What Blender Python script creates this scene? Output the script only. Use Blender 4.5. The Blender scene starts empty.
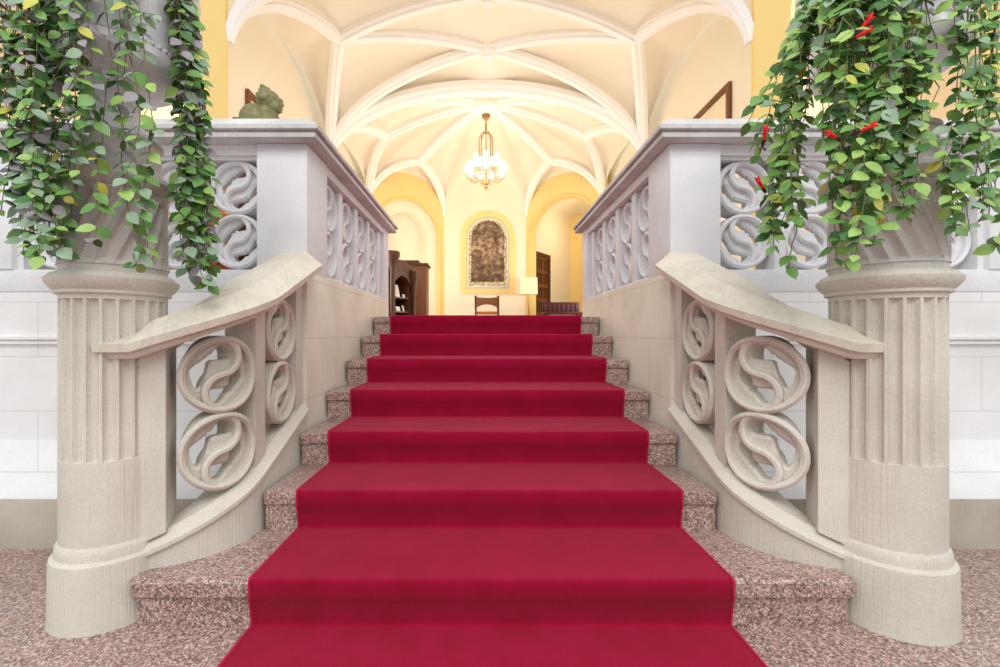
import bpy, bmesh, math, random
from mathutils import Vector, Matrix
C = bpy.context.scene.collection
R0 = random.Random(7)
PI = math.pi
F, CX, CY, HC = 444.0, 482.0, 335.0, 0.917
X0 = 0.033          # centre line of the stairs
XC = 0.09           # centre line of the hall
def P(x, y, Y):     # reads a photo point at a known distance Y as a place
    return Vector(((x-CX)/F*Y, Y, HC-(y-CY)/F*Y))

# ------------------------------------------------------------------ materials
def lin(c):
    return tuple(((v/255)/12.92 if v/255 <= .04045 else ((v/255+.055)/1.055)**2.4) for v in c)
class N:
    def __init__(s, name):
        s.m = bpy.data.materials.new(name); s.m.use_nodes = True
        s.t = s.m.node_tree; s.b = s.t.nodes['Principled BSDF']
        s.tc = s.t.nodes.new('ShaderNodeTexCoord')
    def n(s, k, **kw):
        o = s.t.nodes.new(k)
        for a, v in kw.items():
            if a in o.inputs: o.inputs[a].default_value = v
            else: setattr(o, a, v)
        return o
    def l(s, a, b): s.t.links.new(a, b)
    def mapped(s, scale=(1,1,1)):
        m = s.n('ShaderNodeMapping'); m.inputs['Scale'].default_value = scale
        s.l(s.tc.outputs['Object'], m.inputs['Vector']); return m.outputs[0]
    def noise(s, scale, detail=4, vec=None, rough=.55):
        n = s.n('ShaderNodeTexNoise'); n.inputs['Scale'].default_value = scale
        n.inputs['Detail'].default_value = detail; n.inputs['Roughness'].default_value = rough
        s.l(vec if vec is not None else s.tc.outputs['Object'], n.inputs['Vector']); return n.outputs['Fac']
    def ramp(s, fac, stops, interp='LINEAR'):
        r = s.n('ShaderNodeValToRGB'); r.color_ramp.interpolation = interp
        e = r.color_ramp.elements
        while len(e) < len(stops): e.new(.5)
        for k, (p, c) in enumerate(stops):
            e[k].position = p; e[k].color = (*lin(c), 1) if len(c) == 3 else c
        s.l(fac, r.inputs[0]); return r.outputs[0]
    def mix(s, fac, a, b, mode='MIX'):
        m = s.n('ShaderNodeMix', data_type='RGBA', blend_type=mode)
        for sock, v in ((m.inputs[0], fac), (m.inputs[6], a), (m.inputs[7], b)):
            if isinstance(v, (int, float)): sock.default_value = v
            elif isinstance(v, tuple): sock.default_value = (*v, 1) if len(v) == 3 else v
            else: s.l(v, sock)
        return m.outputs[2]
    def bump(s, h, strength=.3, dist=.01, prev=None):
        b = s.n('ShaderNodeBump'); b.inputs['Strength'].default_value = strength; b.inputs['Distance'].default_value = dist
        s.l(h, b.inputs['Height'])
        if prev is not None: s.l(prev, b.inputs['Normal'])
        return b.outputs[0]
    def done(s, col, rough=.6, normal=None, spec=None, metal=0, **kw):
        if isinstance(col, tuple): s.b.inputs['Base Color'].default_value = (*col, 1)
        else: s.l(col, s.b.inputs['Base Color'])
        s.b.inputs['Roughness'].default_value = rough; s.b.inputs['Metallic'].default_value = metal
        if spec is not None: s.b.inputs['Specular IOR Level'].default_value = spec
        if normal is not None: s.l(normal, s.b.inputs['Normal'])
        return s.m
def flat(name, c, rough=.6, var=.06, scale=8, metal=0, bump=0, spec=.3):
    m = N(name); a = lin(c); f = m.noise(scale)
    d = tuple(max(0, v*(1-var*2)) for v in a); u = tuple(min(1, v*(1+var)) for v in a)
    col = m.mix(f, d, u)
    nb = m.bump(m.noise(scale*6), bump, .004) if bump else None
    return m.done(col, rough, nb, spec, metal)
def stone(name, lo, mid, hi, tool=.5, joints=None, rough=.85, veins=0):
    m = N(name)
    f = m.noise(2.2, 6); col = m.ramp(f, [(.3, lo), (.5, mid), (.72, hi)])
    f2 = m.noise(160, 2); col = m.mix(.2, col, m.ramp(f2, [(.3, tuple(int(v*.8) for v in mid)), (.6, hi)]), 'MIX')
    pit = m.n('ShaderNodeTexVoronoi'); pit.inputs['Scale'].default_value = 22; m.l(m.tc.outputs['Object'], pit.inputs['Vector'])
    col = m.mix(m.ramp(pit.outputs['Distance'], [(.02, (60,60,60)), (.07, (0,0,0))]), col, lin(tuple(int(v*.72) for v in mid)))
    if joints:
        br = m.n('ShaderNodeTexBrick'); br.offset = .5
        br.inputs['Scale'].default_value = 1; br.inputs['Mortar Size'].default_value = .003
        br.inputs['Brick Width'].default_value = joints[0]; br.inputs['Row Height'].default_value = joints[1]
        br.inputs['Mortar Smooth'].default_value = .3
        sx = m.n('ShaderNodeSeparateXYZ'); m.l(m.tc.outputs['Object'], sx.inputs[0])
        ad = m.n('ShaderNodeMath', operation='ADD'); m.l(sx.outputs[0], ad.inputs[0]); m.l(sx.outputs[1], ad.inputs[1])
        cb = m.n('ShaderNodeCombineXYZ'); m.l(ad.outputs[0], cb.inputs[0]); m.l(sx.outputs[2], cb.inputs[1])
        m.l(cb.outputs[0], br.inputs['Vector'])
        jf = m.n('ShaderNodeMath', operation='MULTIPLY'); m.l(br.outputs['Fac'], jf.inputs[0]); jf.inputs[1].default_value = .55
        col = m.mix(jf.outputs[0], col, lin(tuple(int(v*.82) for v in mid)))
    if veins:
        v = m.noise(3.5, 9, m.mapped((1, 1, .6)), .7)
        col = m.mix(m.ramp(v, [(.46, (0,0,0)), (.5, (160,160,160)), (.54, (0,0,0))]), col, lin(tuple(int(x*.84) for x in mid)))
    nb = None
    if tool:
        t = m.noise(60, 2, m.mapped((2.6, 2.6, .07)))
        nb = m.bump(t, tool, .006)
    nb = m.bump(m.noise(140, 2), .25, .003, nb)
    return m.done(col, rough, nb, .2)
M = {}
M['stone'] = stone('warm_sandstone', (192,185,171), (211,205,193), (226,221,211), .6)
M['stone_block'] = stone('pale_block_stone', (206,195,174), (222,213,195), (234,227,212), .25, (.62,.30))
M['stone_cool'] = stone('dressed_grey_stone', (206,206,208), (222,222,224), (236,236,238), .2)
M['rail_grey'] = stone('grey_coping_stone', (178,175,170), (200,198,196), (221,220,221), 0, None, .6, 1)
M['rail_warm'] = stone('buff_coping_stone', (200,190,170), (218,210,193), (232,225,210), 0, None, .75, 1)
M['plaster'] = stone('white_ashlar', (222,221,219), (234,233,232), (243,243,243), 0, (.85,.27))
M['plinth'] = stone('worn_plinth_stone', (146,136,118), (184,174,158), (204,196,182), .5)
M['drum'] = stone('weathered_carved_stone', (172,167,158), (198,193,186), (218,214,208), .3)

def granite():
    m = N('pink_granite')
    v = m.n('ShaderNodeTexVoronoi'); v.inputs['Scale'].default_value = 190; m.l(m.tc.outputs['Object'], v.inputs['Vector'])
    sep = m.n('ShaderNodeSeparateColor'); m.l(v.outputs['Color'], sep.inputs[0])
    col = m.ramp(sep.outputs[0], [(0, (60,54,54)), (.16, (112,94,90)), (.34, (156,128,120)), (.60, (186,152,140)), (.84, (216,198,188))], 'CONSTANT')
    col = m.mix(.25, col, m.ramp(m.noise(5), [(.3, (150,120,112)), (.7, (196,166,154))]))
    return m.done(col, .28, m.bump(m.noise(90), .08, .003), .45)
M['granite'] = granite()
def carpet():
    m = N('crimson_carpet')
    col = m.ramp(m.noise(9, 5), [(.3, (136,6,42)), (.7, (154,12,56))])
    col = m.mix(.25, col, m.ramp(m.noise(420, 2), [(.3, (110,2,24)), (.7, (190,30,70))]))
    m.b.inputs['Sheen Weight'].default_value = .3; m.b.inputs['Sheen Roughness'].default_value = .4
    m.b.inputs['Sheen Tint'].default_value = (1, .45, .5, 1)
    return m.done(col, .95, m.bump(m.noise(500, 2), .5, .004), .1)
M['carpet'] = carpet()
M['carpet_edge'] = flat('carpet_binding', (178,36,72), .9)
M['cell'] = flat('cream_vault_plaster', (252,241,220), .9, .02, 2)
M['rib'] = flat('white_rib_plaster', (253,249,242), .85, .015, 3)
M['cream'] = flat('cream_wall_plaster', (250,238,212), .9, .015, 2)
M['yellow'] = flat('yellow_wall_plaster', (250,222,150), .9, .02, 2)
M['deep_yellow'] = flat('deep_yellow_wall_plaster', (248,214,138), .9, .02, 2)
M['wood'] = flat('dark_carved_wood', (92,54,32), .4, .35, 16, bump=.3)
M['wood_mid'] = flat('brown_oak', (126,78,42), .4, .2, 12, bump=.2)
M['wood_dark'] = flat('blackened_wood', (38,24,18), .5, .2, 12)
M['wood_red'] = flat('mahogany_red', (70,12,16), .4, .2, 12)
M['leather'] = flat('tan_leather', (186,98,48), .45, .1, 6, bump=.15, spec=.5)
M['brass'] = flat('aged_brass', (176,140,84), .35, .15, 20, metal=.85)
M['bronze'] = flat('green_bronze', (134,130,88), .45, .3, 25, metal=.25, bump=.5)
M['paper'] = flat('white_paper', (240,236,226), .8, .01)
M['shade'] = flat('linen_lamp_shade', (250,232,196), .9, .02)
M['marble'] = stone('white_veined_marble', (214,214,217), (234,234,237), (247,247,249), 0, None, .35, 1)
M['leaf1'] = flat('mid_green_leaf', (102,146,70), .42, .25, 25, spec=.4)
M['leaf2'] = flat('light_green_leaf', (146,180,92), .42, .2, 25, spec=.4)
M['leaf3'] = flat('deep_green_leaf', (66,112,52), .42, .25, 25, spec=.4)
M['leaf4'] = flat('grey_green_leaf', (134,158,128), .45, .2, 25, spec=.4)
M['leaf5'] = flat('mauve_grey_leaf_back', (142,136,140), .5, .15, 25, spec=.3)
M['leaf6'] = flat('yellowing_leaf', (188,186,80), .5, .2, 25, spec=.3)
M['stem'] = flat('green_brown_stem', (112,112,70), .6, .2)
M['flower'] = flat('scarlet_petal', (214,24,34), .5, .1)
M['calyx'] = flat('maroon_calyx', (56,12,22), .5, .1)
M['soil'] = flat('potting_soil', (60,44,32), .95, .3, 30, bump=.6)
M['iron'] = flat('dark_iron', (40,38,36), .5, .1)
def painting():
    m = N('brown_figure_canvas')
    sx = m.n('ShaderNodeSeparateXYZ'); m.l(m.tc.outputs['Object'], sx.inputs[0])
    hz = m.n('ShaderNodeMapRange'); hz.inputs[1].default_value = 2.45; hz.inputs[2].default_value = 4.25; m.l(sx.outputs[2], hz.inputs[0])
    f = m.noise(6, 8, m.mapped((1, 1, 1)), .7)
    v = m.n('ShaderNodeTexVoronoi'); v.inputs['Scale'].default_value = 5; v.feature = 'SMOOTH_F1'; m.l(m.mapped((1.6, 1, .8)), v.inputs['Vector'])
    light = m.ramp(f, [(.34, (80,54,40)), (.44, (140,104,78)), (.52, (196,164,132)), (.62, (232,212,182))])
    dark = m.ramp(f, [(.33, (56,40,30)), (.52, (116,90,68)), (.66, (180,152,122))])
    band = m.ramp(hz.outputs[0], [(.10, (0,0,0)), (.34, (120,120,120)), (.58, (220,220,220)), (.8, (120,120,120)), (1, (70,70,70))])
    col = m.mix(band, dark, light)
    col = m.mix(m.ramp(v.outputs['Distance'], [(.3, (0,0,0)), (.7, (150,150,150))]), col, lin((84,60,46)))
    return m.done(col, .6, None, .3)
M['canvas'] = painting()
def border():
    m = N('ornate_pale_border')
    f = m.noise(26, 3)
    return m.done(m.ramp(f, [(.42, (130,112,66)), (.5, (206,196,150)), (.6, (240,234,208))]), .6)
M['border'] = border()
def emis(name, c, s):
    m = N(name); m.b.inputs['Emission Color'].default_value = (*c, 1); m.b.inputs['Emission Strength'].default_value = s
    return m.done((1, 1, 1), .3)
M['bulb'] = emis('lit_glass', (1, .93, .78), 7)

# ------------------------------------------------------------------ mesh helpers
def finish(bm, smooth):
    bmesh.ops.recalc_face_normals(bm, faces=bm.faces)
    if smooth is not None:
        for f in bm.faces: f.smooth = True
        for e in bm.edges:
            if len(e.link_faces) == 2 and e.calc_face_angle(0) > smooth: e.smooth = False
def obj(name, bm, mat, parent=None, smooth=.6, recalc=True):
    if recalc: finish(bm, smooth)
    me = bpy.data.meshes.new(name); bm.to_mesh(me); bm.free()
    for m in (mat if isinstance(mat, (list, tuple)) else [mat]): me.materials.append(M[m] if isinstance(m, str) else m)
    o = bpy.data.objects.new(name, me); C.objects.link(o)
    if parent is not None:
        o.parent = parent
        q = Vector((0, 0, 0)); p = parent
        while p is not None: q += p.location; p = p.parent
        o.location = -q          # meshes are written in hall coordinates
    return o
def thing(name, label, cat, loc=(0,0,0), group=None):
    o = bpy.data.objects.new(name, None); C.objects.link(o); o.location = loc; o.empty_display_size = .1
    return tag(o, label, cat, group)
def tag(o, label, cat, group=None):
    o['label'] = label; o['category'] = cat
    if group: o['group'] = group
    return o
def struct(name, bm, mat, parent=None, smooth=.6):
    o = obj(name, bm, mat, parent, smooth)
    if parent is None: o['kind'] = 'structure'
    return o
def box(bm, x0, x1, y0, y1, z0, z1, bev=0):
    r = bmesh.ops.create_cube(bm, size=1)
    vs = r['verts']
    for v in vs:
        v.co = Vector((x0+(v.co.x+.5)*(x1-x0), y0+(v.co.y+.5)*(y1-y0), z0+(v.co.z+.5)*(z1-z0)))
    if bev:
        es = {e for v in vs for e in v.link_edges}
        bmesh.ops.bevel(bm, geom=list(es), offset=bev, segments=2, affect='EDGES', profile=.6)
    return vs
def nb(): return bmesh.new()
def grid_faces(bm, rings, closed_ring=True, caps=True):
    vr = [[bm.verts.new(p) for p in r] for r in rings]
    n = len(vr[0])
    for a, b in zip(vr, vr[1:]):
        for i in range(n if closed_ring else n-1):
            j = (i+1) % n
            try: bm.faces.new((a[i], a[j], b[j], b[i]))
            except ValueError: pass
    if caps and closed_ring:
        for r in (vr[0], vr[-1]):
            try: bm.faces.new(r)
            except ValueError: pass
    return vr
def lathe(bm, cx, cy, prof, n=48, caps=True, rfun=None):
    rings = []
    for r, z in prof:
        ring = []
        for i in range(n):
            a = 2*PI*i/n
            rr = r if rfun is None else rfun(r, z, a)
            ring.append(Vector((cx+rr*math.cos(a), cy+rr*math.sin(a), z)))
        rings.append(ring)
    return grid_faces(bm, rings, True, caps)
def tube(bm, pts, r, n=6):
    pts = [Vector(p) for p in pts]; rings = []
    up = Vector((.13, .21, .97)).normalized()
    for i, p in enumerate(pts):
        t = (pts[min(i+1, len(pts)-1)]-pts[max(i-1, 0)]).normalized()
        if abs(t.dot(up)) > .95: up2 = Vector((1, 0, 0))
        else: up2 = up
        a = t.cross(up2).normalized(); b = t.cross(a).normalized()
        rr = r[i] if isinstance(r, (list, tuple)) else r
        rings.append([p+a*rr*math.cos(2*PI*k/n)+b*rr*math.sin(2*PI*k/n) for k in range(n)])
    grid_faces(bm, rings)
def path_frames(path):
    """plan frames (point, normal) of a polyline of (x,y); the normal is to the left, mitred"""
    out = []
    for i, p in enumerate(path):
        p = Vector(p[:2])
        d0 = (p-Vector(path[i-1][:2])).normalized() if i > 0 else None
        d1 = (Vector(path[i+1][:2])-p).normalized() if i < len(path)-1 else None
        if d0 is None: d0 = d1
        if d1 is None: d1 = d0
        n0 = Vector((-d0.y, d0.x)); n1 = Vector((-d1.y, d1.x))
        m = (n0+n1).normalized(); m = m/max(.3, m.dot(n0))
        out.append((p, m))
    return out
def sweep(bm, path, prof, zs=None, caps=True):
    """profile = [(offset, z)], closed; path = plan points; zs = lift per point"""
    rings = []
    for i, (p, m) in enumerate(path_frames(path)):
        pr = prof(i) if callable(prof) else prof
        dz = zs[i] if zs else 0
        rings.append([Vector((p.x+m.x*o, p.y+m.y*o, z+dz)) for o, z in pr])
    grid_faces(bm, rings, True, caps)
def fill2d(outlines, extrude, bevel=0):
    """flat shape with holes, given thickness; returns (verts, faces) in (x, y, w)"""
    cu = bpy.data.curves.new('tmp', 'CURVE'); cu.dimensions = '2D'; cu.fill_mode = 'BOTH'
    cu.extrude = max(extrude-bevel, .0001); cu.bevel_depth = bevel; cu.bevel_resolution = 0; cu.offset = -bevel
    for o in outlines:
        s = cu.splines.new('POLY'); s.points.add(len(o)-1)
        for k, p in enumerate(o): s.points[k].co = (p[0], p[1], 0, 1)
        s.use_cyclic_u = True
    ob = bpy.data.objects.new('tmp', cu); C.objects.link(ob)
    dg = bpy.context.evaluated_depsgraph_get(); dg.update()
    me = bpy.data.meshes.new_from_object(ob.evaluated_get(dg))
    vs = [v.co.copy() for v in me.vertices]; fs = [tuple(p.vertices) for p in me.polygons]
    bpy.data.objects.remove(ob); bpy.data.curves.remove(cu); bpy.data.meshes.remove(me)
    return vs, fs
def put(bm, vf, fn):
    vs = [bm.verts.new(fn(v)) for v in vf[0]]
    for f in vf[1]:
        try: bm.faces.new([vs[i] for i in f])
        except ValueError: pass
def arch_outline(x0, x1, z0, zs, rise, n=24, pointed=False):
    pts = [(x0, z0), (x1, z0)]
    cx, r = (x0+x1)/2, (x1-x0)/2
    for k in range(n+1):
        a = PI*k/n
        pts.append((cx+r*math.cos(a), zs+rise*math.sin(a)))
    return pts

# ------------------------------------------------------------------ camera, world
cam = bpy.data.cameras.new('camera'); co = bpy.data.objects.new('camera', cam); C.objects.link(co)
co.location = (0, 0, HC); co.rotation_euler = (PI/2, 0, 0)
cam.sensor_width = 36; cam.lens = 36*F/1000; cam.shift_x = (500-CX)/1000; cam.shift_y = (CY-333.5)/1000; cam.clip_start = .02
S = bpy.context.scene; S.camera = co
S.view_settings.view_transform = 'Standard'; S.view_settings.look = 'None'; S.view_settings.gamma = 1
S.view_settings.use_curve_mapping = False; S.view_settings.exposure = 0.0
w = bpy.data.worlds.new('daylight'); S.world = w; w.use_nodes = True
bg = w.node_tree.nodes['Background']; bg.inputs[0].default_value = (.95, .975, 1, 1); bg.inputs[1].default_value = 1.0

# ------------------------------------------------------------------ stairs
RISE, T0, TR = .1515, 1.38, .3515
ZU = 7*RISE
def cheek(sgn, u): return X0+sgn*u
bm = nb(); box(bm, -6, 6, -3, 2.6, -.1, 0); struct('floor', bm, 'granite')
for side, sg in (('left', -1), ('right', 1)):
    bm = nb(); xs = sorted((X0+sg*.95, sg*8)); box(bm, xs[0], xs[1], 2.42, 17, ZU-.12, ZU)
    struct('floor_'+side, bm, 'granite')
bm = nb(); box(bm, X0-.95, X0+.95, T0+6*TR+.45, 17, ZU-.12, ZU-.001); struct('floor_landing', bm, 'granite')
stairs = thing('staircase', 'pink speckled granite steps rising under the red carpet between the stone balustrades', 'staircase', (X0, 1.4, 0))
for k in range(7):
    y0 = T0+k*TR; z1 = RISE*(k+1); bm = nb()
    y1 = y0+TR+(.02 if k < 6 else .44)
    if k == 0:
        # first step is wider and turns back round its ends
        def outline(g, yf):
            hw, r = 1.148+g, .04
            arc = [(hw-r+r*math.sin(a), yf+r-r*math.cos(a)) for a in [PI/2*i/6 for i in range(7)]]
            return [(X0+x, y) for x, y in arc]+[(X0+hw, y1), (X0-hw, y1)]+[(X0-x, y) for x, y in arc[::-1]]
        lo = outline(-.012, y0+.012); hi = outline(0, y0)
        def prism(pts, levels):
            cxm, cym = X0, y0+.2
            rings = [[Vector((cxm+(x-cxm)*(1-i/1.1), y+i*(1 if y < cym else 0), z)) for x, y in pts] for z, i in levels]
            grid_faces(bm, rings)
        prism(lo, [(0, 0), (z1-.055, 0)]); prism(hi, [(z1-.055, .006), (z1-.05, 0), (z1-.008, 0), (z1, .01)])
    else:
        hw = .885
        box(bm, X0-hw+.003, X0+hw-.003, y0+.012, y1, z1-RISE+.0005, z1-.05)
        box(bm, X0-hw, X0+hw, y0, y1, z1-.048, z1, .007)
    obj('step', bm, 'granite', stairs)
# carpet runner
bm = nb()
th = .012; pts = []; outer = [(-.6, 0)]
for k in range(7):
    y0 = T0+k*TR; z0 = RISE*k; z1 = RISE*(k+1)
    outer += [(y0+.02, z0), (y0-.0+.004, z0+RISE-.052), (y0-.001, z1-.045), (y0-.001, z1)]
outer += [(T0+6*TR+2.0, ZU)]
def offs(pl, d):
    res = []
    for i, p in enumerate(pl):
        p = Vector(p)
        d0 = (p-Vector(pl[i-1])).normalized() if i else None
        d1 = (Vector(pl[i+1])-p).normalized() if i < len(pl)-1 else None
        d0 = d0 or d1; d1 = d1 or d0
        n0 = Vector((-d0.y, d0.x)); n1 = Vector((-d1.y, d1.x)); m = (n0+n1).normalized(); m /= max(.4, m.dot(n0))
        res.append(tuple(p+m*d))
    return res
top = offs(outer, th)
# round the noses
def rounded(pl, r=.014):
    res = [pl[0]]
    for i in range(1, len(pl)-1):
        a, b, c = Vector(pl[i-1]), Vector(pl[i]), Vector(pl[i+1])
        if (a-b).length > 2*r and (c-b).length > 2*r and abs((b-a).normalized().dot((c-b).normalized())) < .9:
            for t in (0, .25, .5, .75, 1):
                p0 = b+(a-b).normalized()*r; p1 = b+(c-b).normalized()*r
                res.append(tuple((1-t)**2*p0+2*t*(1-t)*b+t*t*p1))
        else: res.append(pl[i])
    return res+[pl[-1]]
top = rounded(top, .012)
bot = outer
hw = .75
nT = len(top)
for a, b in zip(top, top[1:]):
    q = [bm.verts.new((X0-.004+s*hw, p[0], p[1])) for p, s in ((a, -1), (b, -1), (b, 1), (a, 1))]; bm.faces.new(q)
for s in (-1, 1):
    # side band, thin
    inner = offs(outer, .0008)
    up = offs(outer, th)
    for i in range(len(outer)-1):
        q = [bm.verts.new((X0-.004+s*hw, y, z)) for y, z in (inner[i], inner[i+1], up[i+1], up[i])]; bm.faces.new(q)
bmesh.ops.remove_doubles(bm, verts=bm.verts, dist=.0004)
rn = obj('carpet_runner', bm, 'carpet', None, .9)
tag(rn, 'crimson red carpet runner laid down the middle of the granite steps', 'carpet')
for s in (-1, 1):
    bm = nb(); e = offs(outer, th+.001)
    tube(bm, [(X0-.004+s*(hw-.004), y, z) for y, z in rounded(e, .012)], .0045, 5)
    obj('carpet_edging', bm, 'carpet_edge', rn)

# ------------------------------------------------------------------ tracery
def circ(cx, cy, r, n=40, a0=0): return [(cx+r*math.cos(a0+2*PI*k/n), cy+r*math.sin(a0+2*PI*k/n)) for k in range(n)]
def bladder(R, open_=1.0):
    """outline of one fish-bladder opening: a round head, a cusped waist, a second lobe and a tail (unit = circle radius R)"""
    base = [(.13, .50, .25), (-.04, .50, .13), (-.20, .45, .09), (-.32, .36, .10), (-.47, .14, .26), (-.56, -.08, .15), (-.60, -.28, .07)]
    disc = [(x, y, r*open_) for x, y, r in base]
    inside = lambda x, y: any((x-a)**2+(y-b)**2 < r*r for a, b, r in disc)
    ox, oy = -.22, .43; out = []
    for k in range(64):
        a = 2*PI*k/64; t = .02
        while t < 1.6 and inside(ox+t*math.cos(a), oy+t*math.sin(a)): t += .01
        out.append((ox+t*math.cos(a), oy+t*math.sin(a)))
    for _ in range(1):
        n = len(out); out = [((out[i-1][0]+2*out[i][0]+out[(i+1) % n][0])/4, (out[i-1][1]+2*out[i][1]+out[(i+1) % n][1])/4) for i in range(n)]
    return [(x*R, y*R) for x, y in out]
def rot(pts, a, cx=0, cy=0, m=1):
    return [(cx+m*(p[0]*math.cos(a)-p[1]*math.sin(a)), cy+(p[0]*math.sin(a)+p[1]*math.cos(a))) for p in pts]
_tc = {}
def tracery(R, depth, open_, sq=1.0):
    key = (R, depth, open_)
    if key in _tc: return _tc[key]
    res = []
    tilt = math.radians(6)
    for cy in (R*.985, -R*.985):
        ring = [circ(0, cy, R, 44), circ(0, cy, R*.82, 44)]
        res.append(fill2d(ring, depth/2, .010))
        # the S band
        n = 14; w2 = R*.085; cen = []
        Rm = R*.93
        for k in range(n+1):
            a = PI/2-PI*k/n; cen.append((Rm/2*math.cos(a), Rm/2+Rm/2*math.sin(a)))
        for k in range(1, n+1):
            a = PI/2+PI*k/n; cen.append((Rm/2*math.cos(a), -Rm/2+Rm/2*math.sin(a)))
        l, r = [], []
        for i, c in enumerate(cen):
            c = Vector(c); d = (Vector(cen[min(i+1, len(cen)-1)])-Vector(cen[max(i-1, 0)])).normalized(); nn = Vector((-d.y, d.x))
            l.append(tuple(c+nn*w2)); r.append(tuple(c-nn*w2))
        res.append(fill2d([rot(l+r[::-1], tilt, 0, cy)], depth*.46, .007))
        b1 = bladder(R, open_); b2 = [(-x, -y) for x, y in b1]
        res.append(fill2d([circ(0, cy, R*.95, 44), rot(b1, tilt, 0, cy), rot(b2, tilt, 0, cy)], depth*.22, .010))
    _tc[key] = res
    return res

# ------------------------------------------------------------------ upper balustrade (side run + landing front run)
_h = [(-.125, 1.866), (-.180, 1.866), (-.190, 1.870), (-.191, 1.878), (-.191, 1.892), (-.184, 1.896), (-.184, 1.900), (-.203, 1.901), (-.208, 1.905), (-.208, 1.924), (-.135, 1.984), (-.125, 1.987)]
RP = _h+[(-a, b) for a, b in _h[::-1]]
YF = 2.2; YE = 4.12
def mirror_fn(sg, f):
    return lambda v: (lambda p: Vector((X0+sg*p[0], p[1], p[2])))(f(v))
for side, sg in (('left', -1), ('right', 1)):
    U = lambda u: X0+sg*u
    def bx(bm, u0, u1, y0, y1, z0, z1, bev=0):
        a, b = sorted((U(u0), U(u1))); box(bm, a, b, y0, y1, z0, z1, bev)
    # cheek wall of the stairs + wall of the lower hall
    bm = nb(); bx(bm, .9, 1.15, YF, YE, 0, 1.235, .002); o = struct('wall_'+side, bm, 'stone_block')
    bm = nb(); bx(bm, 1.1505, 5.5, YF, 2.42, 0, 1.13); struct('wall_hall_'+side, bm, 'plaster')
    bm = nb()   # dark plinth with a coved top
    pr = [(0, 0), (-.30, 0), (-.30, .205), (-.295, .213), (-.24, .216), (-.13, .25), (-.05, .31), (-.0, .40), (0, .2)]
    ring0 = [Vector((U(1.15), YF+o, z)) for o, z in pr[:4]+[(0, .213)]]
    ring1 = [Vector((U(5.5), p.y, p.z)) for p in ring0]
    grid_faces(bm, [ring0, ring1]); struct('baseboard_'+side, bm, 'plinth')
    bm = nb(); prc = [(0, .2135)]+[(a, b) for a, b in pr[3:8]]
    grid_faces(bm, [[Vector((U(1.15), YF+o-.0, max(z, .2135))) for o, z in prc], [Vector((U(5.5), YF+o, max(z, .2135))) for o, z in prc]])
    struct('trim_cove_'+side, bm, 'plaster')
    bm = nb()   # string course
    prc = [(0, .87), (-.018, .873), (-.018, .884), (-.010, .888), (-.026, .896), (-.026, .908), (0, .914)]
    grid_faces(bm, [[Vector((U(1.15), YF+o, z)) for o, z in prc], [Vector((U(5.5), YF+o, z)) for o, z in prc]])
    struct('trim_string_'+side, bm, 'plaster')

    bal = thing('upper_balustrade', 'grey stone balustrade with paired pierced circles around the upper floor, '+side+' of the stairs',
                'balustrade', (U(1.0), YF+.1, 1.235))
    bm = nb(); path = [(U(5.5), YF+.125), (U(1.025), YF+.125), (U(1.025), YE+.03)]
    sweep(bm, path, RP)
    obj('hand_rail', bm, 'rail_grey', bal)
    bm = nb(); bx(bm, .9, 1.15, YF, 2.49, 1.2352, 1.8655, .004); obj('corner_post', bm, 'stone_cool', bal)
    bm = nb(); bx(bm, .9, 1.15, 3.93, YE, 1.2352, 1.8655, .004); obj('end_post', bm, 'stone_cool', bal)
    # bottom ledge, bevelled, and top frame of the openings
    bm = nb(); bx(bm, .915, 1.135, 2.49, 3.93, 1.2352, 1.25); bx(bm, .905, 1.145, 2.49, 3.93, 1.815, 1.8655); obj('side_frame', bm, 'stone_cool', bal)
    bm = nb(); bx(bm, 1.15, 5.5, YF-.004, 2.45, 1.1305, 1.225, .006); bx(bm, 1.15, 5.5, YF+.02, 2.43, 1.225, 1.245, .004)
    bx(bm, 1.15, 5.5, YF+.015, 2.435, 1.815, 1.8655); bx(bm, 1.15, 5.5, YF+.035, 2.415, 1.80, 1.815)
    obj('front_frame', bm, 'stone_cool', bal)
    tr = tracery(.1395, .12, .82)
    for i in range(4):
        yc = 2.655+.345*i
        bm = nb()
        for vf in tr: put(bm, vf, lambda v: Vector((U(1.0-v.z*1.0), yc+v.x*.93, 1.5325+v.y)))
        obj('tracery', bm, 'stone_cool', bal)
        bm = nb(); bx(bm, .93, 1.12, yc+.133, yc+.212 if i < 3 else 3.93, 1.25, 1.815, .008)
        obj('mullion', bm, 'stone_cool', bal)
    bm = nb(); bx(bm, .93, 1.12, 2.49, 2.522, 1.25, 1.815, .004); obj('mullion', bm, 'stone_cool', bal)
    first = 1.283 if sg < 0 else 1.302
    step = .306 if sg < 0 else .34
    for i in range(4):
        uc = first+step*i
        bm = nb()
        for vf in tr: put(bm, vf, lambda v: Vector((U(uc-v.x*1.0), YF+.115-v.z, 1.5325+v.y)))
        obj('tracery', bm, 'stone_cool', bal)
        if i < 3 and step > .32:
            bm = nb(); bx(bm, uc+.141, uc+step-.141, YF+.04, 2.40, 1.245, 1.80, .006); obj('mullion', bm, 'stone_cool', bal)
    ue = first+step*3+.145
    bm = nb(); bx(bm, ue, ue+.03, YF+.04, 2.41, 1.245, 1.80); bx(bm, ue+.03, ue+.22, YF+.01, 2.44, 1.245, 1.815, .006)
    obj('intermediate_post', bm, 'stone_cool', bal)
    for i in range(6):
        uc = ue+.22+.145+.3*i
        bm = nb()
        for vf in tr: put(bm, vf, lambda v: Vector((U(uc-v.x*1.0), YF+.115-v.z, 1.5325+v.y)))
        obj('tracery', bm, 'stone_cool', bal)
    bm = nb(); bx(bm, ue+.22+1.8, 5.5, YF+.01, 2.44, 1.245, 1.815, .006); obj('intermediate_post', bm, 'stone_cool', bal)

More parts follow.
